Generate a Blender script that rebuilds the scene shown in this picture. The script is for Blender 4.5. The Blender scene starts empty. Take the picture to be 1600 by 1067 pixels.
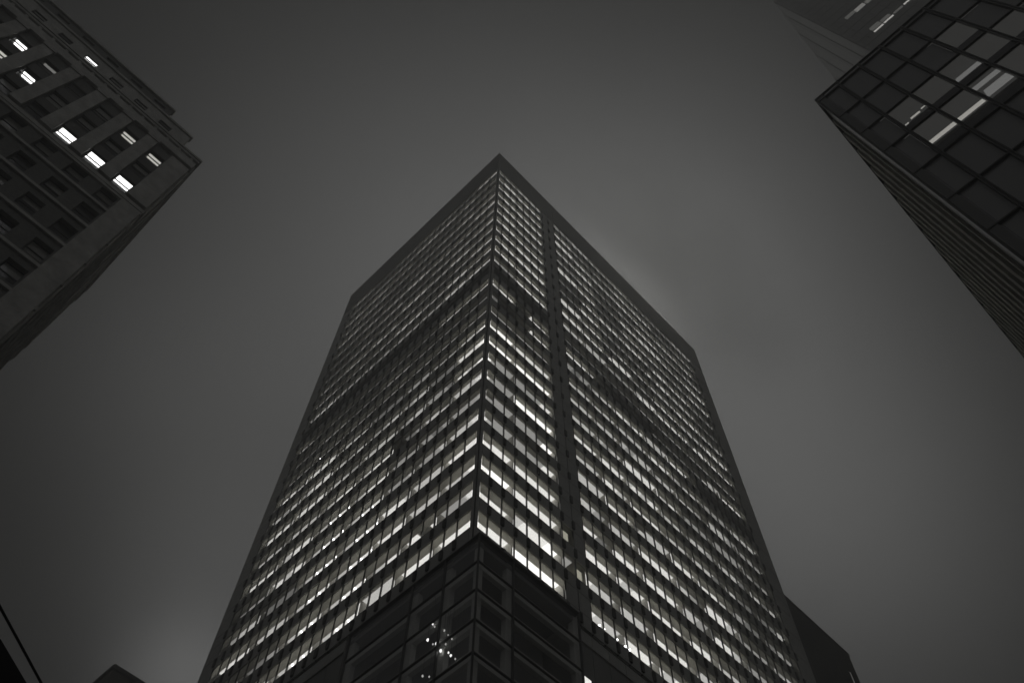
import bpy, math, random
from mathutils import Matrix, Vector
random.seed(7)
sc = bpy.context.scene
COL = sc.collection

# ------------------------------------------------------------------ camera
# X runs along the tower's right-hand street front, Y along its left-hand one, Z up; metres.
EYE = 1.7
cam_d = bpy.data.cameras.new('camera'); cam = bpy.data.objects.new('camera', cam_d); COL.objects.link(cam)
R_ = Vector((0.696702, -0.717327, 0.006931)); U_ = Vector((-0.640529, -0.617704, 0.45625)); F_ = Vector((0.322999, 0.32231, 0.889825))
cam.matrix_world = Matrix(((R_.x, U_.x, -F_.x, 0), (R_.y, U_.y, -F_.y, 0), (R_.z, U_.z, -F_.z, EYE), (0, 0, 0, 1)))
cam_d.sensor_width = 36; cam_d.lens = 36*1426.82/1600; cam_d.clip_start = .1; cam_d.clip_end = 3000
sc.camera = cam

# ------------------------------------------------------------------ world: low night cloud lit by the city
W = bpy.data.worlds.new('World'); sc.world = W; W.use_nodes = True
nt = W.node_tree; nt.nodes.clear()
def nd(t, **k):
    n = nt.nodes.new(t)
    for a, b in k.items(): setattr(n, a, b)
    return n
tc = nd('ShaderNodeTexCoord')
def mth(op, a, b=None, c=None):
    n = nd('ShaderNodeMath', operation=op)
    for i, v in enumerate((a, b, c)):
        if v is None: continue
        if isinstance(v, (int, float)): n.inputs[i].default_value = v
        else: nt.links.new(v, n.inputs[i])
    return n.outputs[0]
def lobe(d, width, amp):      # a soft patch of lit cloud round direction d
    d = Vector(d).normalized()
    vm = nd('ShaderNodeVectorMath', operation='DOT_PRODUCT'); nt.links.new(tc.outputs['Generated'], vm.inputs[0]); vm.inputs[1].default_value = d
    x = mth('MULTIPLY', mth('SUBTRACT', vm.outputs['Value'], 1.0), 2.0/(width*width))
    return mth('MULTIPLY', mth('EXPONENT', x), amp)
def pix(x, y):
    v = R_*((x-800)/1426.82) - U_*((y-533.5)/1426.82) + F_
    return v
SKY_BASE = 0.0005
SKY = [((330, 930), .12, .072), ((250, 610), .13, .028), ((430, 800), .15, .014), ((1300, 820), .2, .135), ((700, 480), .3, .146), ((990, 430), .12, .026), ((290, 1070), .06, .160), ((1130, 440), .22, .088)]
tot = None
for p_, w_, a_ in SKY:
    l = lobe(pix(*p_), w_, a_)
    tot = l if tot is None else mth('ADD', tot, l)
tot = mth('ADD', tot, SKY_BASE)
vf = nd('ShaderNodeVectorMath', operation='DOT_PRODUCT'); nt.links.new(tc.outputs['Generated'], vf.inputs[0]); vf.inputs[1].default_value = F_
rest = nd('ShaderNodeMapRange'); rest.interpolation_type = 'SMOOTHSTEP'; nt.links.new(vf.outputs['Value'], rest.inputs[0])      # the rest of the cloud sheet goes on at its mean level
for i_, v_ in enumerate((.84, .55, 0, .036)): rest.inputs[i_+1].default_value = v_
tot = mth('ADD', tot, rest.outputs[0])
nz = nd('ShaderNodeTexNoise'); nz.inputs['Scale'].default_value = 2.6; nz.inputs['Detail'].default_value = 5; nz.inputs['Roughness'].default_value = .5
nt.links.new(tc.outputs['Generated'], nz.inputs['Vector'])
tot = mth('MULTIPLY', tot, mth('ADD', mth('MULTIPLY', nz.outputs['Fac'], .24), .88))
tint = nd('ShaderNodeVectorMath', operation='SCALE'); tint.inputs[0].default_value = (1.0, 1.0, .985); nt.links.new(tot, tint.inputs['Scale'])
bg = nd('ShaderNodeBackground'); nt.links.new(tint.outputs[0], bg.inputs['Color']); bg.inputs['Strength'].default_value = 1.0
wo = nd('ShaderNodeOutputWorld'); nt.links.new(bg.outputs[0], wo.inputs['Surface'])

# the city's diffuse light coming over the photographer's shoulder (night, overcast: very weak and very soft)
sd = bpy.data.lights.new('soft_night_light', 'SUN'); sd.energy = .28; sd.angle = math.radians(60); sd.color = (1, 1, .985)
so = bpy.data.objects.new('soft_night_light', sd); COL.objects.link(so)
so.rotation_euler = Vector((.55, .75, -.55)).to_track_quat('-Z', 'Y').to_euler()
so.location = (-30, -40, 60)

vs = sc.view_settings; vs.view_transform = 'Standard'; vs.look = 'None'; vs.exposure = 0; vs.gamma = 1; vs.use_curve_mapping = False
cy = sc.cycles
cy.use_denoising = True; cy.max_bounces = 6; cy.diffuse_bounces = 3; cy.glossy_bounces = 2; cy.transmission_bounces = 4
cy.volume_bounces = 1; cy.transparent_max_bounces = 24; cy.sample_clamp_indirect = 1.0; cy.caustics_reflective = False; cy.caustics_refractive = False

# ------------------------------------------------------------------ materials
def mat(name, col, rough=.6, metal=0.0, spec=.5, var=0.0, scale=.6, bump=0.0, streak=False):
    m = bpy.data.materials.new(name); m.use_nodes = True; t = m.node_tree; b = t.nodes['Principled BSDF']
    b.inputs['Base Color'].default_value = (*col, 1); b.inputs['Roughness'].default_value = rough
    b.inputs['Metallic'].default_value = metal; b.inputs['Specular IOR Level'].default_value = spec
    if var or bump:
        g = t.nodes.new('ShaderNodeNewGeometry'); mp = t.nodes.new('ShaderNodeMapping'); t.links.new(g.outputs['Position'], mp.inputs['Vector'])
        mp.inputs['Scale'].default_value = (scale, scale, scale*(.18 if streak else 1))
        n = t.nodes.new('ShaderNodeTexNoise'); n.inputs['Scale'].default_value = 1; n.inputs['Detail'].default_value = 6; n.inputs['Roughness'].default_value = .65
        t.links.new(mp.outputs[0], n.inputs['Vector'])
        if var:
            r = t.nodes.new('ShaderNodeMapRange'); r.inputs[1].default_value = .3; r.inputs[2].default_value = .7
            r.inputs[3].default_value = 1-var; r.inputs[4].default_value = 1+var; t.links.new(n.outputs['Fac'], r.inputs[0])
            s = t.nodes.new('ShaderNodeVectorMath'); s.operation = 'SCALE'; s.inputs[0].default_value = col
            t.links.new(r.outputs[0], s.inputs['Scale']); t.links.new(s.outputs[0], b.inputs['Base Color'])
        if bump:
            bp = t.nodes.new('ShaderNodeBump'); bp.inputs['Strength'].default_value = bump; bp.inputs['Distance'].default_value = .05
            t.links.new(n.outputs['Fac'], bp.inputs['Height']); t.links.new(bp.outputs[0], b.inputs['Normal'])
    return m
def glass(name, tr, refl=.6, tint=(1, 1, 1), rough=.03):
    m = bpy.data.materials.new(name); m.use_nodes = True; t = m.node_tree; t.nodes.clear()
    T = t.nodes.new('ShaderNodeBsdfTransparent'); T.inputs[0].default_value = (tr*tint[0], tr*tint[1], tr*tint[2], 1)
    G = t.nodes.new('ShaderNodeBsdfGlossy'); G.inputs['Roughness'].default_value = rough; G.inputs['Color'].default_value = (refl, refl, refl*1.04, 1)
    fr = t.nodes.new('ShaderNodeFresnel'); gb = t.nodes.new('ShaderNodeNewGeometry'); mr = t.nodes.new('ShaderNodeMapRange')
    mr.inputs[3].default_value = 1.5; mr.inputs[4].default_value = 1/1.5; t.links.new(gb.outputs['Backfacing'], mr.inputs[0]); t.links.new(mr.outputs[0], fr.inputs['IOR'])
    mx = t.nodes.new('ShaderNodeMixShader'); t.links.new(fr.outputs[0], mx.inputs[0]); t.links.new(T.outputs[0], mx.inputs[1]); t.links.new(G.outputs[0], mx.inputs[2])
    o = t.nodes.new('ShaderNodeOutputMaterial'); t.links.new(mx.outputs[0], o.inputs[0]); return m
def lamp(name, s, col=(1, .985, .93)):
    m = bpy.data.materials.new(name); m.use_nodes = True; t = m.node_tree; t.nodes.clear()
    e = t.nodes.new('ShaderNodeEmission'); e.inputs[0].default_value = (*col, 1); e.inputs[1].default_value = s
    o = t.nodes.new('ShaderNodeOutputMaterial'); t.links.new(e.outputs[0], o.inputs[0]); return m
def cloth(name, c, tr):
    m = bpy.data.materials.new(name); m.use_nodes = True; t = m.node_tree; t.nodes.clear()
    d = t.nodes.new('ShaderNodeBsdfDiffuse'); d.inputs[0].default_value = (c, c*.99, c*.94, 1)
    l = t.nodes.new('ShaderNodeBsdfTranslucent'); l.inputs[0].default_value = (tr, tr*.99, tr*.94, 1)
    a = t.nodes.new('ShaderNodeAddShader'); t.links.new(d.outputs[0], a.inputs[0]); t.links.new(l.outputs[0], a.inputs[1])
    o = t.nodes.new('ShaderNodeOutputMaterial'); t.links.new(a.outputs[0], o.inputs[0]); return m
M_SPAN = mat('spandrel_metal', (.40, .40, .39), .38, 0, .5, .12, .35)
M_FIN = mat('black_metal', (.012, .012, .012), .5)
M_MULL = mat('dark_mullion_metal', (.035, .035, .034), .4)
M_CROWN = mat('crown_panel', (.22, .22, .215), .5, 0, .4, .10, .2, 0, True)
M_PANE = glass('window_glass', .86)
M_DARKPANE = glass('smoked_glass', .95, .9)
M_BLIND = cloth('blind_cloth', .25, .58)
M_CEIL = mat('ceiling_plaster', (.62, .61, .58), .9)
M_WALLIN = mat('room_wall', (.66, .65, .61), .9)
M_FLOOR = mat('office_floor', (.22, .22, .21), .9)
LEVELS = [.30, .60, 1.05, 1.7, 2.7]
M_LIGHT = [lamp('ceiling_panel_glow_%s' % n, s) for n, s in zip(('faint', 'low', 'medium', 'bright', 'full'), LEVELS)]
M_WARM = lamp('warm_room_glow', .62, (1, .97, .78))
M_BULB = lamp('lamp_bulb', 14, (1, 1, .98))
M_SLAT = M_FIN

# ------------------------------------------------------------------ mesh helpers
class Frame:      # s runs along a wall, d out of it, z up
    def __init__(self, o, a, n): self.o, self.a, self.n = Vector(o), Vector(a), Vector(n)
    def p(self, s, d, z): return (self.o.x+self.a.x*s+self.n.x*d, self.o.y+self.a.y*s+self.n.y*d, self.o.z+z)
WORLD = Frame((0, 0, 0), (1, 0, 0), (0, 1, 0))
class MB:
    def __init__(self): self.v, self.f, self.m = [], [], []
    def box(self, F, s0, s1, d0, d1, z0, z1, m=0):
        i = len(self.v)
        for z in (z0, z1):
            for s, d in ((s0, d0), (s1, d0), (s1, d1), (s0, d1)): self.v.append(F.p(s, d, z))
        for q in ((0, 3, 2, 1), (4, 5, 6, 7), (0, 1, 5, 4), (1, 2, 6, 5), (2, 3, 7, 6), (3, 0, 4, 7)):
            self.f.append(tuple(i+k for k in q)); self.m.append(m)
    def quad(self, pts, m=0):
        i = len(self.v); self.v += [tuple(p) for p in pts]; self.f.append(tuple(range(i, i+len(pts)))); self.m.append(m)
    def ball(self, c, r, m=0, n=8, k=5):
        i = len(self.v); c = Vector(c)
        self.v.append(tuple(c+Vector((0, 0, r))))
        for a in range(1, k):
            t = math.pi*a/k
            for b in range(n):
                q = 2*math.pi*b/n; self.v.append((c.x+r*math.sin(t)*math.cos(q), c.y+r*math.sin(t)*math.sin(q), c.z+r*math.cos(t)))
        self.v.append(tuple(c-Vector((0, 0, r)))); e = len(self.v)-1
        for b in range(n):
            self.f.append((i, i+1+b, i+1+(b+1) % n)); self.m.append(m)
            self.f.append((e, e-n+(b+1) % n, e-n+b)); self.m.append(m)
            for a in range(k-2):
                o = i+1+a*n; self.f.append((o+b, o+n+b, o+n+(b+1) % n, o+(b+1) % n)); self.m.append(m)
    def mesh(self, name, mats):
        me = bpy.data.meshes.new(name); me.from_pydata(self.v, [], self.f)
        for x in (mats if isinstance(mats, (list, tuple)) else [mats]): me.materials.append(x)
        me.polygons.foreach_set('material_index', self.m); me.update(); return me
WL = {}
def link(name, me, parent=None, loc=(0, 0, 0), kind=None, label=None, scale=None):
    o = bpy.data.objects.new(name, me); COL.objects.link(o); loc = Vector(loc)
    if parent is not None: o.parent = parent; o.location = loc-WL[parent.name]
    else: o.location = loc
    WL[o.name] = loc
    if scale: o.scale = scale
    if kind: o['kind'] = kind
    if label: o['label'] = label
    return o
def thing(name, loc, label, cat, group=None):
    o = link(name, None, None, loc, None, label); o['category'] = cat
    if group: o['group'] = group
    return o
def part(mb, name, mats, parent, kind=None, label=None): return link(name, mb.mesh(name, mats), parent, (0, 0, 0), kind, label)

# ------------------------------------------------------------------ ground
g = MB(); g.quad([(-700, -700, 0), (700, -700, 0), (700, 700, 0), (-700, 700, 0)])
part(g, 'ground', mat('asphalt', (.05, .05, .05), .9, var=.2, scale=.4), None, 'structure')

# ------------------------------------------------------------------ the office tower
X0, Y0, LR, LL = 29.03, 32.77, 53.96, 39.36
Z0, FH, WH = 56.68, 3.8, 2.2          # sill of the lowest row in view, storey height, window height
NF, ROOF = 25, 159.0
BR, OR = 1.4885, 1.4805; BL, OL = 1.4574, 1.9421
FR = Frame((X0, Y0, 0), (1, 0, 0), (0, -1, 0)); FL = Frame((X0, Y0, 0), (0, 1, 0), (-1, 0, 0))
tower = thing('office_tower', (X0+LR/2, Y0+LL/2, 0), 'tall dark office tower with rows of lit windows, its corner facing the street', 'office tower')

def edge(face, b):      # s at bay boundary b (0 = the building corner post)
    if b == 0: return .48
    return (OR+(b-1)*BR) if face == 'R' else (OL+(b-1)*BL)
NB = {'R': 34, 'L': 25}       # bays with windows; a blind end panel follows
FRM = {'R': FR, 'L': FL}; LEN = {'R': LR, 'L': LL}

# slabs, cores, floors
core = MB(); core.box(WORLD, X0+7, X0+LR-7, Y0+7, Y0+LL-7, 40, ROOF-1); part(core, 'core_wall', M_WALLIN, tower)
ins = .20
slab = MB(); slab.box(WORLD, X0+ins, X0+LR-ins, Y0+ins, Y0+LL-ins, 0, .78); slab_me = slab.mesh('floor_slab', M_CEIL)
for n in range(NF+1):
    zb = Z0+(n-1)*FH+WH+.06
    link('floor_slab', slab_me, tower, (0, 0, zb))
back = MB()                        # wall behind the far ends
back.box(WORLD, X0+LR-.6, X0+LR, Y0, Y0+LL, 52, ROOF-8.9); back.box(WORLD, X0, X0+LR-.6, Y0+LL-.6, Y0+LL, 52, ROOF-8.9)
part(back, 'rear_wall', M_SPAN, tower)

SEG_R = [(0, 3), (3, 7), (7, 9), (9, 12), (12, 15), (15, 19), (19, 22), (22, 26), (26, 30), (30, 34)]
SEG_L = [(0, 3), (3, 6), (6, 9), (9, 13), (13, 17), (17, 21), (21, 25)]
walls = MB()
for face, segs in (('R', SEG_R), ('L', SEG_L)):
    F = FRM[face]
    for a, b in segs[1:]:
        s = edge(face, a)
        walls.box(F, s-.05, s+.05, -6.9, -.30, Z0-.7, Z0+24*FH+WH+.05)
for face in 'RL':                                           # the floors' low upstand below the glass
    F = FRM[face]
    for n in range(NF): walls.box(F, .2, LEN[face]-.3, -.34, -.26, Z0+n*FH-.78, Z0+n*FH-.02)
part(walls, 'room_partition', M_WALLIN, tower)

def lit(face, n, b, seg):
    """(level or None, blind fraction) for one window"""
    r = random.random
    k = random.Random(hash((face == 'R', n, seg)) & 0xffff)      # one room = one habit
    on, lv, bl = k.random(), k.random(), k.uniform(.40, .66)
    if face == 'R':
        if b in (7, 8):
            if (n, b) == (2, 7) or (n, b) == (1, 8): return 'w', 0
            if (n, b) == (1, 7): return 1, .1
            if n == 12 or n == 14: return 1, .6
            return None, 0
        if b < 7:
            if n == 13: return None, .3
            if n == 12: return (3, .6) if b < 3 else ((3, .7) if b > 4 else (None, .3))
            if n == 11: return (3, .66) if b >= 5 else (None, .4)
            if n == 10: return 1, .7
            if n == 14: return (1, .5) if b < 3 else (3, .55)
            if n in (4, 5, 6, 7) and 1 <= b <= 5 and lv < .9: return (1, .12 if b < 3+lv*2 else .45)
            if n == 1 and b in (3, 4, 5): return 2 if b == 3 else 3, .12
            return (4 if lv > .55 else 3) if n < 10 else (3 if lv > .2 else 2), (bl-(.1 if n > 13 else 0) if b > 0 else .62)
        if n == 12 and 13 <= b < 28: return (None if b < 21 else 0), .6
        if n == 13: return (1, .64) if b > 18 else (0, .7)
        if n == 11 and b > 24: return None, .4
        if 5 <= n <= 6 and 27 < b < 32: return 0, .5
        if on < .03: return 0, .5
        base = 3 if lv > .45 else 2 if lv > .12 else 1
        if n > 13: bl -= .08
        if n < 10 and b > 24: base = max(1, base-1)
        if r() < .12: base = max(0, base-1)
        if r() < .02: return 0, bl
        return base, min(.9, max(.06, bl+random.uniform(-.05, .05) if k.random() > .16 else .14))
    # left front
    if n == 13: return None, .4
    if n == 12: return (2, .66) if 1 <= b <= 5 or b > 22 else (0, .7)
    if n == 11: return (1 if on > .4 else 0, .66)
    if n == 10: return 1, .72
    if n <= 6 and 9 <= b < 13: return (3, .66) if b < 12 else (2, .62)
    if n <= 6 and 13 <= b < 17: return (3, .66) if b < 16 else (2, .62)
    if n == 0 and 6 <= b < 9: return 2, .16
    if n == 0 and b < 6: return 3, .56
    if n > 13:
        if on < .06: return 0, .5
        base = 1 if lv < .55 else 2
        bl -= .05
        return (base if r() > .1 else max(0, base-1)), min(.9, bl+random.uniform(-.04, .08))
    if on < .04: return 0, .4
    base = 3 if lv > .72 else 2 if lv > .25 else 1
    if r() < .22: base -= 1
    if r() < .03: return None, .5
    return max(0, base), bl+random.uniform(-.07, .07)

# all the window cells with their size in the picture
cells = []
def proj_area(F, s0, s1, z0, z1):
    P = []
    for s, z in ((s0, z0), (s1, z0), (s1, z1), (s0, z1)):
        v = Vector(F.p(s, 0, z))-Vector((0, 0, EYE)); d = v.dot(F_)
        P.append((800+1426.82*v.dot(R_)/d, 533.5-1426.82*v.dot(U_)/d))
    A = 0
    for i in range(4): A += P[i][0]*P[(i+1) % 4][1]-P[(i+1) % 4][0]*P[i][1]
    inside = any(-5 < x < 1605 and -5 < y < 1072 for x, y in P)
    return abs(A)/2*(1 if inside else 0)
for face in 'RL':
    for n in range(NF):
        for b in range(NB[face]):
            s0, s1 = edge(face, b), edge(face, b+1); z = Z0+n*FH
            seg = [i for i, (p, q) in enumerate(SEG_R if face == 'R' else SEG_L) if p <= b < q]
            lv, bl = lit(face, n, b, seg[0] if seg else 0)
            cells.append((proj_area(FRM[face], s0, s1, z, z+WH), face, n, b, s0, s1, z, lv, bl))
cells.sort(key=lambda c: -c[0])
# unit meshes (origin: sill level, first edge of the bay)
UN = {}
for face, a, nn in (('R', (1, 0, 0), (0, -1, 0)), ('L', (0, 1, 0), (-1, 0, 0))):
    U = Frame((0, 0, 0), a, nn)
    def mk(name, mats, *boxes):
        m = MB()
        for bx in boxes: m.box(U, *bx)
        UN[face, name] = m.mesh(name, mats)
    mk('pane', M_PANE, (0, 1, -.055, -.04, 0, WH))
    mk('blind', M_BLIND, (0, 1, -.105, -.098, -1, 0))
    for i in range(5): mk('light%d' % i, M_LIGHT[i], (0, 1, -1.9, -.20, -.05, -.03))
    mk('lightw', M_WARM, (.35, .85, -.22, -.20, -WH+.1, -.35))
    mk('span', M_SPAN, (.02, .98, -.10, 0, -FH+WH+.05, -.05))
    mk('sill', M_MULL, (0, 1, -.2, .03, -.05, 0))
    mk('fin', M_FIN, (-.16, .16, 0, .16, -1.35, -.36))
wst, sst, fst = MB(), MB(), MB()
def startd(face, z):      # how far behind the glass the luminous ceiling begins
    return max(.12, min(.62, .36*WH*(Y0 if face == 'R' else X0)/(z-EYE)))
for i, (A, face, n, b, s0, s1, z, lv, bl) in enumerate(cells):
    F = FRM[face]; w = s1-s0; big = i < 300 and A > 0
    def at(s, zz): return F.p(s, 0, zz)
    st = startd(face, z); d0, d1 = -1.9, -st
    def sc_(v): return (v, 1, 1) if face == 'R' else (1, v, 1)
    m0 = .045
    bl = max(0, min(1, bl))
    if big:
        wn = link('window', UN[face, 'pane'], tower, at(s0+m0, z)); wn.scale = sc_(w-2*m0)
        if bl > .02:
            sx = w-2*m0
            # children of a scaled parent: undo the scale through a parent-inverse free offset
            bo = link('blind', UN[face, 'blind'], wn); bo.location = (0, 0, WH); bo.scale = (1, 1, bl*WH)
        if lv is not None:
            lo = link('ceiling_light', UN[face, 'light%s' % lv], wn); lo.location = (0, 0, WH+.04); st = startd(face, z); lo.location.y += (st-.2) if face == 'R' else 0; lo.location.x += (st-.2) if face == 'L' else 0; lo.scale = sc_((w)/(w-2*m0)) if lv != 'w' else (1, 1, 1); lo.location.x -= .03 if face == 'R' else 0; lo.location.y -= .03 if face == 'L' else 0
        sp = link('spandrel_panel', UN[face, 'span'], tower, at(s0, z)); sp.scale = sc_(w)
        link('mullion_block', UN[face, 'fin'], tower, at(s1, z))
    else:
        e0, e1 = s0+m0, s1-m0
        wst.box(F, e0, e1, -.055, -.04, z, z+WH, 0)
        if bl > .02: wst.box(F, e0, e1, -.105, -.098, z+WH*(1-bl), z+WH, 1)
        if lv is not None:
            if lv == 'w': wst.box(F, s0+.35*w, s0+.85*w, -.22, -.20, z+.1, z+WH-.35, 7)
            else: wst.box(F, s0, s1, d0, d1, z+WH-.01, z+WH+.01, 2+lv)
        sst.box(F, s0+.02*w, s1-.02*w, -.10, 0, z-FH+WH+.05, z-.05)
        fst.box(F, s1-.16, s1+.16, 0, .16, z-1.35, z-.36)
part(wst, 'window', [M_PANE, M_BLIND]+M_LIGHT+[M_WARM], tower, 'stuff')
part(sst, 'spandrel_panel', M_SPAN, tower, 'stuff')
part(fst, 'mullion_block', M_FIN, tower, 'stuff')
# vertical mullions, one part per bay line, and one sill rail per storey
for face in 'RL':
    F = FRM[face]
    for b in range(1, NB[face]+1):
        m = MB(); s = edge(face, b); m.box(F, s-.045, s+.045, -.15, -.006, Z0-1.6, Z0+24*FH+WH); part(m, 'mullion', M_MULL, tower)
    for n in range(NF):
        m = MB(); m.box(F, .06, LEN[face]-.05, -.16, .006, Z0+n*FH-.045, Z0+n*FH); part(m, 'sill_rail', M_MULL, tower)
    e = MB(); s = edge(face, NB[face])
    for n in range(NF):                                    # blind end panels and the corner post panels
        for a, c in ((s+.04, LEN[face]), (.10, .44)):
            e.box(F, a, c, -.14, -.01, Z0+n*FH-1.57, Z0+n*FH-.05); e.box(F, a, c, -.14, -.03, Z0+n*FH+.02, Z0+n*FH+WH)
    part(e, 'end_panel', M_SPAN, tower, 'stuff')
    if face == 'R':
        sh = MB()                                          # dark service shaft strip between bays 7 and 9
        for n in range(NF):
            for b in (7, 8):
                if (n, b) in ((2, 7), (1, 8), (1, 7)): continue
                sh.box(F, edge('R', b)+.05, edge('R', b+1)-.05, -.036, -.018, Z0+n*FH+.03, Z0+n*FH+WH)
        part(sh, 'shaft_panel', M_SPAN, tower, 'stuff')
cp = MB(); cp.box(WORLD, X0-.01, X0+.07, Y0-.01, Y0+.07, 54.9, ROOF-8.9); part(cp, 'corner_post', M_FIN, tower)
# crown: tall blank panels
CZ = Z0+24*FH+WH+.03
for face in 'RL':
    F = FRM[face]; s = 0.0 if face == 'R' else .3
    step = 3*(BR if face == 'R' else BL); L = LEN[face]
    while s < L-.1:
        e = min(L, s+step)
        if L-e < 1.2: e = L
        m = MB(); m.box(F, s+.02, e-.02, -.28, .02, CZ, ROOF-.35); part(m, 'crown_panel', M_CROWN, tower); s = e
cb = MB(); cb.box(WORLD, X0+.3, X0+LR, Y0+.3, Y0+LL, CZ, ROOF-1.2); cb.box(WORLD, X0-.05, X0+LR, Y0-.05, Y0+LL, ROOF-.33, ROOF)
part(cb, 'roof', M_CROWN, tower)

# round downlights in the triple rooms on the left front
dl = [(0, (10, 11, 9, 13, 14, 15)), (1, (9, 10, 11, 13, 14, 15)), (2, (9, 10, 11, 13, 14, 15)), (3, (9, 10, 11, 13, 14, 15)), (4, (10, 11, 13, 14, 15)), (5, (13, 14, 15)), (10, (20,))]
for n, bs in dl:
    for b in bs:
        z = Z0+n*FH; s = (edge('L', b)+edge('L', b+1))/2+.12; hh = z+WH-.16
        # deep enough to be seen just above the sill from the street
        dep = (hh-(z+.26))*X0/(z-EYE)
        m = MB(); m.ball(FL.p(s, -dep, hh), .095); part(m, 'downlight', M_BULB, tower)
for b, off in ((9, .75), (10, .12), (11, .2), (11, .9), (12, .25)):
    s = edge('R', b)+off*BR; z = Z0
    m = MB(); m.ball(FR.p(s, -.18, z+.40), .10); part(m, 'window_lamp', M_BULB, tower)

orng = random.Random(21)
M_LEAF = mat('dark_clutter', (.03, .035, .03), .8)
for face, n, b in (('R', 0, 2), ('R', 1, 2), ('R', 2, 1), ('R', 2, 2), ('R', 4, 2), ('R', 5, 2), ('R', 1, 13), ('R', 1, 14), ('R', 2, 15), ('R', 3, 10), ('R', 0, 14), ('R', 4, 19), ('L', 2, 3), ('L', 1, 5), ('L', 1, 19), ('L', 2, 21), ('L', 2, 22), ('L', 3, 4), ('R', 5, 6), ('R', 7, 4), ('R', 3, 18), ('L', 0, 3)):
    F = FRM[face]; m = MB(); z = Z0+n*FH; base = edge(face, b)+.3
    for q in range(orng.randint(3, 7)):
        m.ball(F.p(base+orng.uniform(0, .8), -.28-orng.uniform(0, .1), z+orng.uniform(.12, .42)), orng.uniform(.07, .16), 0, 6, 4)
    m.box(F, base, base+.7, -.40, -.20, z+.0, z+.16)
    part(m, 'sill_plant', M_LEAF, tower)

# ------------------------------------------------------------------ glass lobby block at the tower's foot (part of it)
PT = 54.72; PX, PY = X0-.10, 31.90; PXE, PYE = 39.7, 46.3
M_FRAME = mat('lobby_frame_metal', (.05, .05, .05), .4)
M_BEAM = mat('lobby_beam', (.75, .75, .72), .7, var=.15, scale=.5)
M_INK = mat('grey_backing_wall', (.34, .34, .34), .9)  # one even grey for the lobby core and base wall
PF = Frame((PX, PY, 0), (1, 0, 0), (0, -1, 0)); PL = Frame((PX, PY, 0), (0, 1, 0), (-1, 0, 0))
rows = [PT-2.82*i for i in range(0, 20)]
for F, L in ((PF, PXE-PX), (PL, PYE-PY)):
    cols = [i*3.6 for i in range(int(L/3.6)+1)]
    cols[-1] = L
    for k, s in enumerate(cols):
        if k == 0: continue
        m = MB(); m.box(F, s-.05, s+.05, -.16, .02, 0, PT); part(m, 'lobby_mullion', M_FRAME, tower)
    for z in rows[1:]:
        m = MB(); m.box(F, .06, L, -.16, .012, z-.035, z+.035); part(m, 'lobby_transom', M_FRAME, tower)
    for j in range(len(rows)-1):
        for k in range(len(cols)-1):
            m = MB(); m.box(F, cols[k]+.06, cols[k+1]-.06, -.10, -.085, rows[j+1]+.04, rows[j]-.04); part(m, 'lobby_pane', M_DARKPANE, tower)
    # framing seen through the glass
    for j, z in enumerate(rows[1:]):
        m = MB(); m.box(F, .5, L, -.80, -.42, z-.05, z+.75); part(m, 'lobby_beam', M_BEAM, tower)
        m = MB(); m.box(F, 1.6, L, -1.45, -1.15, z+1.15, z+1.6); part(m, 'lobby_beam', M_BEAM, tower)
    for k, s in enumerate(cols):
        m = MB(); m.box(F, max(.5, s-.30), s+.45, -.9, -.45+.003*k, 0, PT-.02); part(m, 'lobby_column', M_BEAM, tower)
m = MB(); m.box(WORLD, PX-.05, PX+.06, PY-.05, PY+.06, 0, PT); part(m, 'lobby_corner_post', M_FRAME, tower)
m = MB(); m.box(WORLD, PX-.06, PXE+.05, PY-.06, Y0-.28, PT, PT+.12); m.box(WORLD, PX-.06, X0+.3, Y0-.28, PYE, PT, PT+.1); part(m, 'lobby_coping', M_FRAME, tower)
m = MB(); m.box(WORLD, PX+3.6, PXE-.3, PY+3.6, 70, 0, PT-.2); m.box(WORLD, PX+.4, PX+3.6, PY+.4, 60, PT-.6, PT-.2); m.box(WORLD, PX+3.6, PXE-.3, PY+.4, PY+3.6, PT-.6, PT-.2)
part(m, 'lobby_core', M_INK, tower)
# diagonal stair-like braces in the upper bays
for F in (PL, PF):
    for k, j in ():
        a = F.p(k*3.6+.8, -1.1, rows[j+1]+1.0); c = F.p(k*3.6+3.0, -1.1, rows[j]-.1)
        m = MB(); A, C_ = Vector(a), Vector(c); d = (C_-A).normalized(); up = Vector((0, 0, 1)); sd_ = d.cross(up).normalized()*.12; u2 = sd_.cross(d).normalized()*.12
        P = [A+sd_+u2, A-sd_+u2, A-sd_-u2, A+sd_-u2, C_+sd_+u2, C_-sd_+u2, C_-sd_-u2, C_+sd_-u2]
        i = len(m.v); m.v += [tuple(p) for p in P]
        for q in ((0, 1, 2, 3), (4, 5, 6, 7), (0, 1, 5, 4), (1, 2, 6, 5), (2, 3, 7, 6), (3, 0, 4, 7)): m.f.append(q); m.m.append(0)
        part(m, 'lobby_brace', M_BEAM, tower)
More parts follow.
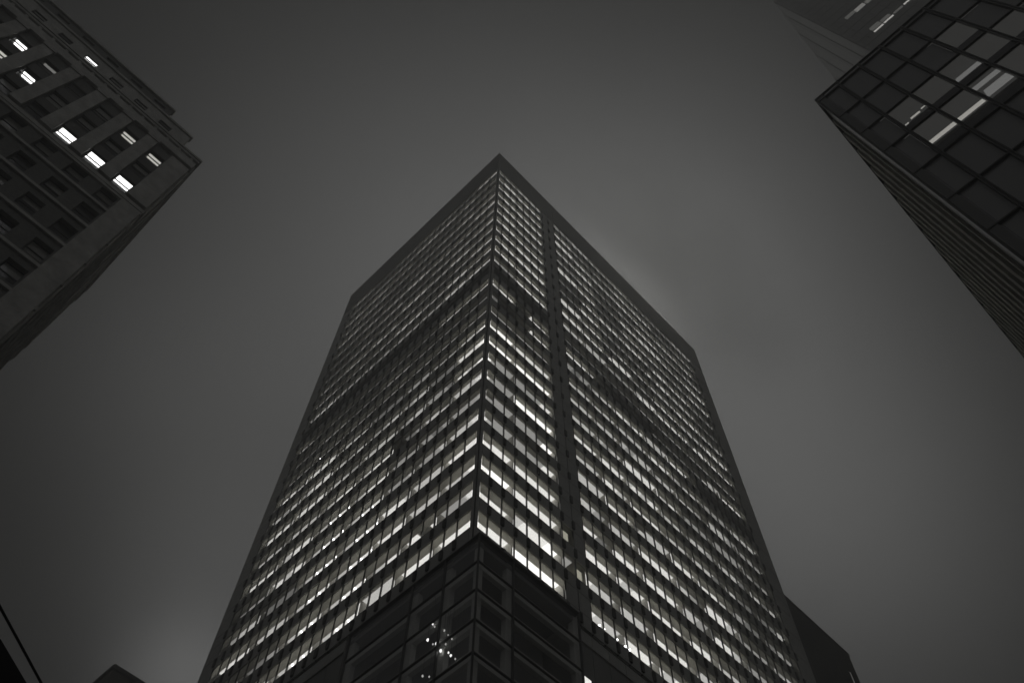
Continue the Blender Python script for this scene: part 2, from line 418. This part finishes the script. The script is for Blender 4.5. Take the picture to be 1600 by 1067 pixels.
# wall sections either side of the glass block
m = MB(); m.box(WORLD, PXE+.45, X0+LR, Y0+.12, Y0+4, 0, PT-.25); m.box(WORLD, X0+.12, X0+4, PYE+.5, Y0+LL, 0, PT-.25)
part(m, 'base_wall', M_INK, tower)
for F, a, L, st in ((FR, PXE-X0+.45, LR, 1.4885*1.35), (FL, PYE-Y0+.5, LL, 1.4574*1.35)):
    s = a
    while s < L-.4:
        e = min(L, s+st)
        for z0_, z1_ in ((PT-1.3, PT-.05), (PT-6.6, PT-1.36), (PT-12, PT-6.66), (0, PT-12.06)):
            m = MB(); m.box(F, s+.03, e-.03, -.11, (-.02 if z1_ > PT-1 else -.06), z0_, z1_); part(m, 'base_panel', M_SPAN if z1_ > PT-1 else M_CROWN, tower)
        s = e
    m = MB(); m.box(F, a, L, -.1, .06, PT-1.37, PT-1.29); part(m, 'base_ledge', M_SPAN, tower)
# the lit window low on the right
m = MB(); m.box(FR, 11.3, 12.6, -.04, -.02, 47.2, 50.0); part(m, 'base_window', [M_LIGHT[2]], tower)
# street lights reflected in the lobby glass, put in as glowing balls on stems
glints = [(36.81, 45.6, .12), (36.2, 44.8, .07), (35.84, 44.6, .11), (35.3, 43.6, .12), (34.87, 43.9, .07), (34.5, 42.9, .08), (34.25, 42.5, .10), (33.78, 41.9, .07),
          (36.46, 46.83, .08), (36.22, 46.4, .07), (35.63, 45.8, .05), (35.14, 45.3, .08), (34.7, 44.6, .05), (34.28, 43.94, .07), (36.9, 42.5, .09), (36.2, 42.0, .07)]
gl = random.Random(5)
M_G = [lamp('reflection_glint_glow', 1.8, (1, 1, .97)), lamp('reflection_glint_dim', .6, (1, 1, .95))]
for i, (y, z, r) in enumerate(glints):
    m = MB(); x = PX+.26; yy = y+.02; r *= .75; m.ball((x, yy, z+EYE+.6), r, 0, 8, 5)
    for q in range(len(m.v)): m.v[q] = (m.v[q][0], yy+(m.v[q][1]-yy)*gl.uniform(.7, 1.3), z+EYE+.6+(m.v[q][2]-z-EYE-.6)*gl.uniform(1, 2))
    m.box(WORLD, x-.008, x+.008, yy-.008, yy+.008, z+EYE+.6+r, rows[[j for j in range(20) if rows[j] > z+EYE+.7][-1]], 1)
    part(m, 'reflection_glint', [M_G[0 if i in (0, 2, 3, 5, 6, 8) else 1], M_FIN], tower)

# ------------------------------------------------------------------ stone building, left
SX, SY, SD = -3.9, 40.0, 59.5
stone = thing('stone_building', (-25, 50, 0), 'old stone building with pilasters, stepped crown and a few bright windows, upper left', 'building')
M_STONE = mat('limestone', (.42, .415, .40), .85, 0, .3, .28, .9, .5)
M_STONE_D = mat('brick_infill', (.15, .15, .145), .9, 0, .3, .30, 3.0, .5)
M_BRONZE = mat('bronze_spandrel', (.045, .043, .04), .6, var=.2, scale=2)
M_SASH = mat('sash_paint', (.012, .012, .012), .6)
M_ROOMDARK = mat('unlit_room', (.03, .03, .03), .9)
M_SHADE = cloth('roller_shade', .62, .2)
M_OFFICE = lamp('office_tube_glow', 4.5, (1, 1, .985)); M_OFFICE2 = lamp('office_dim_glow', 1.0, (1, .985, .9))
SF = Frame((SX, SY, 0), (-1, 0, 0), (0, -1, 0)); SS = Frame((SX, SY, 0), (0, 1, 0), (1, 0, 0))
zr = [81.6, 77.9, 74.2, 70.42, 66.78, 62.98, 59.0, 55.19]
while zr[-1] > 8: zr.append(zr[-1]-3.8)
zr = [z+EYE for z in zr]; SW, SH = 1.5, 2.25; SB = 2.816; S1 = 2.62
NS, NSS = 22, 6
CORN = 86.9+EYE
box_ = MB(); box_.box(WORLD, -66, SX-1.0, SY+1.0, SD-.5, 0, CORN-.05); part(box_, 'inner_core', M_ROOMDARK, stone)
def wall_with_holes(F, L, cols, rws, w, h, ztop, thick, zlow=0):
    m = MB(); xs = [0]+sum([[c-w/2, c+w/2] for c in cols], [])+[L]
    for i in range(0, len(xs), 2):
        if xs[i+1]-xs[i] > .01: m.box(F, xs[i], xs[i+1], -thick, 0, zlow, ztop)
    for c in cols:
        zs = sorted(rws); prev = zlow
        for z in zs:
            m.box(F, c-w/2, c+w/2, -thick, -.02, prev, z-h/2); prev = z+h/2
        m.box(F, c-w/2, c+w/2, -thick, -.02, prev, ztop)
    return m
cf = [S1+i*SB for i in range(NS)]; cs = [2.6+i*SB for i in range(NSS)]
part(wall_with_holes(SF, 62, cf, zr, SW, SH, CORN, .55), 'wall', M_STONE_D, stone)
part(wall_with_holes(SS, SD-SY, cs, zr, SW, SH, CORN, .55, 0), 'wall', M_STONE_D, stone)
# lighter stone dressing: corner piers, bands, pilasters, bronze infill
def p1(F, s0, s1, d0, d1, z0, z1, name, mt, label=None): m = MB(); m.box(F, s0, s1, d0, d1, z0, z1); return part(m, name, mt, stone, None, label)
zb = [71.95+EYE, 68.6+EYE, 64.9+EYE, 61.0+EYE, 57.1+EYE, 53.2+EYE]
for F, L, cc in ((SF, 62, cf), (SS, SD-SY, cs)):
    p1(F, -.10 if F is SF else .0, cc[0]-SW/2-.18, .0, .2, 0, 71.6+EYE, 'corner_pier', M_STONE)
    for i, z in enumerate(zb):
        p1(F, -.25 if F is SF else 0, L, .0, .22 if i == 0 else .18, z, z+(.5 if i == 0 else .34), 'band_course', M_STONE)
        if i == 0: p1(F, -.2 if F is SF else 0, L, .0, .16, z-.35, z, 'band_course', M_STONE)
    if F is SS:
        for c in cc:
            for o in (-SW/2-.32, SW/2+.05): p1(F, c+o, c+o+.27, .0, .16, 20, 71.5+EYE, 'rib', M_STONE)
    # pilasters over three storeys
    p1(F, -.12 if F is SF else .0, cc[0]-SW/2-.1, .0, .30, 72.9+EYE, 84.0+EYE, 'pilaster', M_STONE)
    for i, c in enumerate(cc):
        s0 = c+SW/2+.1; s1 = s0+SB-SW-.2
        if s1 > L: s1 = L
        p1(F, s0, s1, .0, .30, 72.9+EYE, 84.0+EYE, 'pilaster', M_STONE)
        p1(F, s0-.08, s1+.08, .0, .40, 84.0+EYE, 84.5+EYE, 'pilaster_cap', M_STONE)
        for zz in (79.75+EYE, 76.05+EYE):
            p1(F, c-SW/2-.05, c+SW/2+.05, -.25, .05, zz-.72, zz+.72, 'bronze_panel', M_BRONZE)
    p1(F, -.2 if F is SF else 0, L, .0, .34, 84.55+EYE, 85.9+EYE, 'frieze', M_STONE)
    # brackets under the cornice
    m = MB(); s = .3
    while s < L: m.box(F, s, s+.28, .06, .26, 86.0+EYE, 86.45+EYE); s += SB/2
    part(m, 'bracket', M_STONE, stone, 'stuff')
    p1(F, -.32 if F is SF else 0, L, .0, .30, 86.5+EYE, 86.86+EYE, 'cornice', M_STONE)
    p1(F, -.42 if F is SF else 0, L, -.5, .40, 86.91+EYE, 87.25+EYE, 'cornice', M_STONE)
# attic tiers
A1 = MB(); za = 88.55+EYE
AF = Frame((SX-2.0, SY, 0), (-1, 0, 0), (0, -1, 0)); ca = [2.40+i*2.83 for i in range(NS-2)]
part(wall_with_holes(AF, 60, ca, [za], 1.35, 1.3, 90.35+EYE, .5, 87.26+EYE), 'attic_wall', M_STONE, stone)
box_ = MB(); box_.box(WORLD, -66, SX-2.6, SY+.9, SD-1, 87.26+EYE, 90.2+EYE); part(box_, 'attic_core', M_ROOMDARK, stone)
p1(AF, 0, 60, -SD+SY+1.5, -.9, 90.1+EYE, 90.4+EYE, 'attic_roof', M_STONE); p1(AF, -.15, 60, -.5, .15, 90.4+EYE, 90.75+EYE, 'attic_coping', M_STONE)
m = MB(); m.box(WORLD, SX-2.5, SX-2.0, SY+.5, SD-.5, 87.26+EYE, 90.4+EYE); part(m, 'attic_wall', M_STONE, stone)
TF = Frame((SX-5.0, SY, 0), (-1, 0, 0), (0, -1, 0))
part(wall_with_holes(TF, 57, [1.3+i*SB for i in range(NS-2)], [91.75+EYE], 1.3, .55, 92.5+EYE, .4, 90.8+EYE), 'parapet', M_STONE_D, stone)
p1(TF, -.15, 57, -.45, .2, 92.5+EYE, 92.8+EYE, 'parapet_coping', M_STONE)
m = MB(); m.box(WORLD, -66, SX-5.0, SY+.45, SD-2, 90.8+EYE, 92.4+EYE); part(m, 'parapet', M_STONE_D, stone)

litS = {(0, 0): 'd', (0, 1): 'd', (0, 5): 'x', (0, 4): 's', (1, 4): 'x', (2, 0): 'b', (2, 1): 'b', (2, 2): 'b', (1, 5): 'd', (1, 6): 'd', (2, 6): 'd', (0, 6): 'd'}
srng = random.Random(11)
def sash(F, c, z, w, h, mode, dep=-.16):
    """window with sash frame, pane, meeting rail; lit rooms get ceiling tubes"""
    f = MB(); t = .07
    for s0, s1, z0, z1 in ((c-w/2, c-w/2+t, z-h/2, z+h/2), (c+w/2-t, c+w/2, z-h/2, z+h/2), (c-w/2+t, c+w/2-t, z+h/2-t, z+h/2), (c-w/2+t, c+w/2-t, z-h/2, z-h/2+t), (c-w/2+t, c+w/2-t, z-.04, z+.04)):
        f.box(F, s0, s1, dep-.05, dep+.03, z0, z1)
    wn = part(f, 'window', M_SASH, stone)
    g = MB(); g.box(F, c-w/2+t, c+w/2-t, dep-.02, dep-.01, z-h/2+t, z+h/2-t); o = link('pane', g.mesh('pane', M_PANE), wn)
    o.location = -WL[stone.name]+Vector((0, 0, 0))+(WL[stone.name]-WL[wn.name])
    def sub(mb, name, mt):
        o = link(name, mb.mesh(name, mt), wn); o.location = (0, 0, 0)
    m = MB()
    if mode is None:
        if srng.random() < .75:
            k = srng.uniform(.25, .8); m.box(F, c-w/2+t, c+w/2-t, dep-.10, dep-.09, z+h/2-t-k*h, z+h/2-t); sub(m, 'roller_shade', M_SHADE)
    else:
        m.box(F, c-w/2-.3, c+w/2+.3, dep-2.9, dep-.12, z+h/2+.05, z+h/2+.1)
        sub(m, 'room_ceiling', M_CEIL)
        m = MB()
        if mode == 'b': m.box(F, c-w/2-.25, c+w/2+.25, dep-1.9, dep-.06, z+h/2-.02, z+h/2); M = M_OFFICE
        elif mode == 'd':
            m.box(F, c-w/2+.1, c+w/2-.1, dep-.50, dep-.28, z+h/2-.02, z+h/2); m.box(F, c-w/2+.1, c+w/2-.1, dep-.80, dep-.56, z+h/2-.02, z+h/2); M = M_OFFICE2
        elif mode == 's': m.box(F, c-w/2+.1, c+w/2-.1, dep-.6, dep-.25, z+h/2-.02, z+h/2); M = M_LIGHT[0]
        else: m.box(F, c-w/2+.35, c+w/2-.1, dep-1.1, dep-.3, z+h/2-.02, z+h/2); M = M_OFFICE
        sub(m, 'ceiling_light', M)
for j, z in enumerate(zr):
    if z < 45: break
    for i in range(12):
        sash(SF, cf[i], z, SW, SH, litS.get((j, i)), -.16 if j < 3 else -.40)
    for i in range(NSS): sash(SS, cs[i], z, SW, SH, None)
for i in range(10): sash(AF, ca[i], za, 1.35, 1.3, {3: 'b'}.get(i), -.1)

# ------------------------------------------------------------------ black glass building, right
GX, GY, GZ = 22.53, -4.62, 59.33+EYE
glassb = thing('glass_building', (40, -30, 0), 'black glass office building with a square mullion grid and stone-ribbed flank, at the upper right', 'building')
M_BPANE = glass('black_glass', .80, .85)
M_GRID = mat('black_grid_metal', (.022, .022, .022), .35)
M_RIB = mat('ribbed_stone', (.45, .44, .39), .7, 0, .4, .2, .8, .2)
M_EDGE = mat('grey_edge_metal', (.12, .12, .12), .3)
M_GLCEIL = mat('grey_ceiling_tile', (.45, .44, .41), .9)
GF = Frame((GX, GY, 0), (0, -1, 0), (-1, 0, 0)); GS = Frame((GX, GY, 0), (1, 0, 0), (0, 1, 0))
GB = 1.6; gz = [GZ, 54.48+EYE, 50.66+EYE, 47.04+EYE, 43.04+EYE]
while gz[-1] > 5: gz.append(gz[-1]-3.9)
gz.append(0); NG = 30; GD = 75
core = MB(); core.box(WORLD, GX+4.2, GX+GD, GY-NG*GB, GY-4.2, 0, GZ-1); part(core, 'inner_core', M_ROOMDARK, glassb)
for j in range(1, len(gz)-1):
    m = MB(); m.box(WORLD, GX+.25, GX+GD-.3, GY-NG*GB+.1, GY-.6, gz[j]-.02, gz[j]+.5); part(m, 'floor_slab', M_GLCEIL, glassb)
    if j < 14:
        m = MB(); m.box(GF, .1, NG*GB, -.30, -.22, gz[j]+.5, gz[j]+1.15); part(m, 'sill_panel', M_ROOMDARK, glassb)
for k in range(0, NG+1):
    m = MB(); s = k*GB
    m.box(GF, s-.09 if k else .0, s-.03 if k else .06, -.12, .03, 0, GZ-.02); m.box(GF, (s+.03) if k else .08, s+.09, -.12, .03, 0, GZ-.02); m.box(GF, s-.03, s+.08, -.12, -.03, 0, GZ-.02); part(m, 'mullion', M_GRID, glassb)
for j in range(len(gz)-1):
    m = MB(); m.box(GF, 0, NG*GB, -.12, .02, gz[j]-.09, gz[j]); part(m, 'transom', M_GRID, glassb)
m = MB(); m.box(GF, 0, NG*GB, -.12, .025, GZ-.80, GZ-.71); part(m, 'transom', M_GRID, glassb)
pm = MB()
litG = {(1, 3): 'S', (2, 3): 'S', (3, 3): 'W', (3, 2): 'S2', (1, 2): 'J', (2, 2): 'D', (4, 2): 'D', (4, 3): 'D', (5, 2): 'D', (5, 3): 'S2', (6, 3): 'D', (4, 1): 'D'}
M_SHUT = mat('added_grey_blind', (.70, .70, .70), .8)
M_STRIP = lamp('strip_light_glow', .62, (1, .98, .9)); M_STRIP2 = lamp('strip_light_low', .27, (1, 1, .97)); M_FILL = lamp('ceiling_bounce_glow', .05, (1, .99, .93))
pcount = 0
for j in range(len(gz)-1):
    for k in range(NG):
        s0, s1, z0, z1 = k*GB+.10, (k+1)*GB-.10, gz[j+1], gz[j]-.10
        if j < 12 and k < 20:
            m = MB(); m.box(GF, s0, s1, -.09, -.07, z0, z1); wn = part(m, 'window_pane', M_BPANE, glassb); pcount += 1
            md = litG.get((k, j)); dl_ = 1.25*(4.6+1.6*(k+.5))/22.5
            def sub(name, mt, *bx):
                q = MB()
                for b_ in bx: q.box(GF, *b_)
                o = link(name, q.mesh(name, mt), wn); o.location = (0, 0, 0)
            zt = gz[j]-.03
            if not md: sub('added_blind', M_SHUT, (s0, s1, -.20, -.18, z0, z1))  # blind added behind each unlit pane to hide neighbouring lit ceilings
            if md: sub('ceiling_bounce_sheet', M_FILL, (s0-.5, s1+1.4, -1.5, -.13, zt-.02, zt-.01))  # glowing sheet in place of bounced light on the plain ceiling
            if md == 'S': sub('strip_light', M_STRIP, (s0+dl_-.06, s1+dl_+.06, -1.38, -1.16, zt-.06, zt-.03))
            if md == 'S2': sub('strip_light', M_STRIP2, (s0+dl_-.06, s1+dl_+.06, -1.3, -1.06, zt-.06, zt-.03))
            if md == 'W': sub('strip_light', M_STRIP2, (s0+dl_-.06, s1+dl_+.06, -1.3, -.85, zt-.06, zt-.03), (s0+dl_*.35-.06, s1+dl_*.35+.06, -.60, -.35, zt-.06, zt-.03))
            if md == 'J': sub('strip_light', M_STRIP, (s0+dl_, s0+dl_+.22, -1.36, -1.28, zt-.06, zt-.03), (s0+dl_+.42, s0+dl_+1.0, -1.26, -1.16, zt-.06, zt-.03), (s0+dl_+1.12, s1+dl_, -1.16, -1.10, zt-.06, zt-.03))
        else: pm.box(GF, s0, s1, -.09, -.07, z0, z1)
part(pm, 'window_pane', M_BPANE, glassb, 'stuff')
# flank: corner fin, ribs and recessed slots
m = MB(); m.box(GS, .02, 1.75, -.5, -.12, 0, GZ-.02); part(m, 'corner_panel', M_EDGE, glassb)
m = MB(); m.box(GS, 1.75, 2.0, -.5, .0, 0, GZ-.2); part(m, 'corner_rib', M_RIB, glassb)
m = MB(); m.box(WORLD, GX+.1, GX+GD, GY-.62, GY-.52, 0, GZ-.4); part(m, 'flank_glass', M_BPANE, glassb)
NR = 44
ribw = MB(); slot = MB()
for k in range(NR):
    s = 2.0+k*1.56
    m = MB(); m.box(GS, s+.95, s+1.56, -.5, .0, 0, GZ-.2); part(m, 'rib', M_RIB, glassb)
    m = MB()
    for z in gz[:-1]: m.box(GS, s, s+.95, -.5, -.16, z-1.35 if z < GZ else z-.9, z-.2 if z < GZ else z-.25)
    part(m, 'rib_infill', M_RIB, glassb, 'stuff')
m = MB(); m.box(GS, -.0, GD, -.6, .04, GZ-.19, GZ); m.box(WORLD, GX+.2, GX+GD, GY-NG*GB, GY-.6, GZ-.5, GZ-.1); part(m, 'roof_coping', M_GRID, glassb)

# ------------------------------------------------------------------ fog-bound tower behind it
HX, HY, HZ = 55.0, -21.78, 205.5+EYE
fogt = thing('fogbound_tower', (80, -45, 0), 'very tall tower fading into fog behind the black glass building, top right corner', 'tower')
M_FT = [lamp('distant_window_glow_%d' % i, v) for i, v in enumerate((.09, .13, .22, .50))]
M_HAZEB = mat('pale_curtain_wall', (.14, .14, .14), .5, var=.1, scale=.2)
HF = Frame((HX, HY, 0), (0, -1, 0), (-1, 0, 0)); HS = Frame((HX, HY, 0), (1, 0, 0), (0, 1, 0))
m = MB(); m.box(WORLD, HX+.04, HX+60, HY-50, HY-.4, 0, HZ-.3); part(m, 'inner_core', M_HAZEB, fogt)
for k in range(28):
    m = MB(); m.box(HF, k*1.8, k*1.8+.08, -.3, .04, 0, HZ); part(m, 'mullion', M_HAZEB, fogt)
for j in range(54):
    z = HZ-3.5-j*3.85
    if z < 2: break
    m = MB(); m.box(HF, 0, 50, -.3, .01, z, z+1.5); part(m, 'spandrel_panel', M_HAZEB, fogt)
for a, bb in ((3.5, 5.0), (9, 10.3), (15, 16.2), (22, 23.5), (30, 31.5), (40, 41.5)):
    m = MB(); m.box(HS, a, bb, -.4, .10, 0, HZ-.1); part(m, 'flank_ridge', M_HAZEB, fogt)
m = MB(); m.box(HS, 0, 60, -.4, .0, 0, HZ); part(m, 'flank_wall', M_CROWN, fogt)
for (s0, z0, w, h, l) in ((2.85, 150.2, 1.7, .6, 3), (4.75, 150.35, 1.7, .6, 3), (8.6, 150.9, 1.8, .6, 3), (6.7, 150.6, 1.6, .9, 0), (2.9, 151.2, 1.7, 2.0, 0), (4.75, 151.3, 1.6, 1.4, 0), (2.9, 163.9, 1.7, 1.7, 0), (4.7, 163.4, 1.8, 1.9, 2), (6.7, 163.2, 1.8, 1.8, 1)):
    m = MB(); m.box(HF, s0, s0+w, .02, .05, z0+EYE, z0+h+EYE); part(m, 'lit_window', M_FT[l], fogt)

# ------------------------------------------------------------------ dark slab to the right of the tower
slabb = thing('slab_building', (93, 48, 0), 'plain dark slab building with a blank wall, just behind the tower at the lower right', 'building')
M_BLANK = mat('blank_dark_wall', (.028, .028, .028), .8, var=.15, scale=.3)
QF = Frame((84.0, 34.0, 0), (1, 0, 0), (0, -1, 0)); QZ = 93.0+EYE
m = MB(); m.box(WORLD, 84, 100.8, 34.15, 64, 0, QZ-.5); part(m, 'wall', M_BLANK, slabb)
for i in range(6):
    for j in range(8):
        m = MB(); m.box(QF, i*2.8+.015, i*2.8+2.785, -.15, 0, QZ-.5-(j+1)*11.6+.02, QZ-.5-j*11.6); part(m, 'wall_panel', M_BLANK, slabb)
m = MB(); m.box(WORLD, 83.95, 100.9, 33.93, 64.05, QZ-.48, QZ); part(m, 'roof_coping', M_BLANK, slabb)
m = MB(); m.box(QF, 14.4, 14.7, .01, .03, 86.3+EYE, 88.2+EYE); part(m, 'slot_window', M_FT[0], slabb)

# ------------------------------------------------------------------ small dark building, lower left
sm = thing('low_building', (40, 115, 0), 'dark flat-roofed building with only its top corner showing, at the bottom left', 'building')
M_BRK = mat('dark_brick', (.075, .07, .06), .9, var=.25, scale=1.2)
VX, VY, VZ = 30.4, 105.0, 89.5+EYE
VF = Frame((VX, VY, 0), (1, 0, 0), (0, -1, 0)); VL = Frame((VX, VY, 0), (0, 1, 0), (-1, 0, 0))
m = MB(); m.box(WORLD, VX, VX+24, VY, VY+30, 0, VZ-.9); part(m, 'wall', M_BRK, sm)
m = MB(); m.box(WORLD, VX-.35, VX+24, VY-.35, VY+30, VZ-.9, VZ-.5); m.box(WORLD, VX-.1, VX+24, VY-.1, VY+30, VZ-.48, VZ-.05); part(m, 'cornice', M_FIN, sm)
for F in (VF, VL):
    for i in range(6):
        for j in range(4):
            m = MB(); m.box(F, 1.6+i*3.4, 3.2+i*3.4, .0, .05, VZ-4.5-j*3.8, VZ-2.4-j*3.8); part(m, 'window', M_FIN, sm)

# ------------------------------------------------------------------ sidewalk shed and overhead cable, bottom left corner, close by
shed = thing('sidewalk_shed', (0.3, 6.5, 0), 'edge of a black sidewalk shed close overhead in the bottom left corner', 'scaffold')
M_SHED = mat('shed_black_paint', (.012, .012, .012), .6, var=.3, scale=3)
M_PLY = mat('shed_deck', (.03, .03, .028), .8, var=.3, scale=4)
sa = Vector((.078, .052, 0)).normalized(); sn = Vector((sa.y, -sa.x, 0))
SHF = Frame((.85, 5.66, 0), sa, sn); hz = 4.5+EYE
for i in range(-8, 5):
    m = MB(); m.box(SHF, i*.9, i*.9+.88, -.02, .02, hz-.37, hz); part(m, 'fascia_board', M_SHED, shed)
m = MB(); m.box(SHF, -7.2, 4.5, -.16, -.03, hz-.35, hz-.22); part(m, 'edge_beam', M_SHED, shed)
for i in range(8):
    m = MB(); m.box(SHF, -7.2, 4.5, -.18-(i+1)*.3+.01, -.18-i*.3, hz-.16, hz-.12); part(m, 'deck_plank', M_PLY, shed)
for i in range(-3, 3):
    m = MB(); m.box(SHF, i*2.2, i*2.2+.12, -2.6, -.16, hz-.34, hz-.17); part(m, 'joist', M_SHED, shed)
for i in (-3, 0, 2):
    for d in (-.2, -2.4):
        m = MB(); m.box(SHF, i*2.2-.06, i*2.2+.06, d-.06, d+.06, 0, hz-.35); part(m, 'leg', M_SHED, shed)

pA, pB = Vector((1.09-10.5, 9.5-7.4, 9.75)), Vector((1.09+13.6, 9.5+8.6, 9.75))
pA = Vector((1.09, 9.5, 0))+(Vector((1.13, .8, 0)).normalized()*-11)+Vector((0, 0, 9.72)); pB = Vector((1.09, 9.5, 0))+(Vector((1.13, .8, 0)).normalized()*12)+Vector((0, 0, 9.72))
cv = MB(); N, r = 40, .017
for i in range(N+1):
    t = i/N; q = pA.lerp(pB, t); q.z -= .10*4*t*(1-t)*.0+.0
    dn = Vector((-.578, .816, 0))
    for k in range(6):
        a = k*math.pi/3; cv.v.append(tuple(q+dn*r*math.cos(a)+Vector((0, 0, r*math.sin(a)))))
for i in range(N):
    for k in range(6): cv.f.append((i*6+k, i*6+(k+1) % 6, (i+1)*6+(k+1) % 6, (i+1)*6+k)); cv.m.append(0)
cab = part(cv, 'overhead_cable', M_SHED, None); cab['label'] = 'thin black cable slung overhead across the bottom left corner'; cab['category'] = 'cable'
for q, lb in ((pA, 'plain black pole holding the near left end of the overhead cable'), (pB, 'plain black pole holding the far right end of the overhead cable')):
    pl = MB()
    for z0_, z1_, r0 in ((0, .6, .16), (.6, 9.9, .09)):
        i = len(pl.v)
        for z in (z0_, z1_):
            for k in range(10): pl.v.append((r0*math.cos(k*math.pi/5), r0*math.sin(k*math.pi/5), z))
        for k in range(10): pl.f.append((i+k, i+(k+1) % 10, i+10+(k+1) % 10, i+10+k)); pl.m.append(0)
        pl.f.append(tuple(i+10+k for k in range(10))); pl.m.append(0)
    o = link('cable_pole', pl.mesh('cable_pole', M_SHED), None, (q.x, q.y, 0), None, lb); o['category'] = 'pole'

# ------------------------------------------------------------------ fog
hzm = bpy.data.materials.new('night_fog'); hzm.use_nodes = True; t = hzm.node_tree; t.nodes.clear()
pv = t.nodes.new('ShaderNodeVolumePrincipled'); pv.inputs['Color'].default_value = (.93, .93, .92, 1); pv.inputs['Density'].default_value = .0030; pv.inputs['Anisotropy'].default_value = .2
o_ = t.nodes.new('ShaderNodeOutputMaterial'); t.links.new(pv.outputs[0], o_.inputs['Volume'])
hb = MB(); hb.box(WORLD, -710, 710, -710, 710, -1, 212); part(hb, 'haze', hzm, None, 'stuff')

# a wisp of low cloud that has drifted against the right-hand end of the tower's roof
wm = bpy.data.materials.new('cloud_wisp'); wm.use_nodes = True; t = wm.node_tree; t.nodes.clear()
g = t.nodes.new('ShaderNodeTexCoord'); ln = t.nodes.new('ShaderNodeVectorMath'); ln.operation = 'LENGTH'; t.links.new(g.outputs['Object'], ln.inputs[0])
fo = t.nodes.new('ShaderNodeMapRange'); fo.interpolation_type = 'SMOOTHSTEP'
for i_, v_ in enumerate((.05, 1.0, .024, 0)): fo.inputs[i_+1].default_value = v_
t.links.new(ln.outputs['Value'], fo.inputs[0])
ns = t.nodes.new('ShaderNodeTexNoise'); ns.inputs['Scale'].default_value = 2.2; ns.inputs['Detail'].default_value = 3; t.links.new(g.outputs['Object'], ns.inputs['Vector'])
nr = t.nodes.new('ShaderNodeMapRange')
for i_, v_ in enumerate((.35, .65, .35, 1.6)): nr.inputs[i_+1].default_value = v_
t.links.new(ns.outputs['Fac'], nr.inputs[0])
mu = t.nodes.new('ShaderNodeMath'); mu.operation = 'MULTIPLY'; t.links.new(fo.outputs[0], mu.inputs[0]); t.links.new(nr.outputs[0], mu.inputs[1])
pv = t.nodes.new('ShaderNodeVolumePrincipled'); pv.inputs['Color'].default_value = (.98, .98, .97, 1); pv.inputs['Anisotropy'].default_value = .35; t.links.new(mu.outputs[0], pv.inputs['Density'])
o_ = t.nodes.new('ShaderNodeOutputMaterial'); t.links.new(pv.outputs[0], o_.inputs['Volume'])
wb = MB(); wb.ball((0, 0, 0), 1, 0, 24, 14)
w_ = link('cloud_wisp', wb.mesh('cloud_wisp', wm), None, (66, 24, 158), 'stuff'); w_.scale = (40, 19, 24); w_.rotation_euler = (0, 0, 0)
sc.cycles.volume_step_rate = 1.0

M_FLOOD = lamp('added_floodlight_glow', 750, (1, 1, .95))
# unseen floodlights added on the tower's roof to make the glow in the cloud
for fx in (57.0, 68.0, 78.0):
    fl = MB(); fl.box(WORLD, fx-.5, fx+.5, 38.4, 39.0, ROOF+.05, ROOF+.9); fl.box(WORLD, fx-.1, fx+.1, 38.6, 38.8, ROOF-.1, ROOF+.05)
    part(fl, 'added_floodlight', M_FIN, tower)
    fb = MB(); fb.ball((fx, 38.0, ROOF+.6), .35, 0, 12, 8); part(fb, 'added_floodlight_bulb', M_FLOOD, tower)
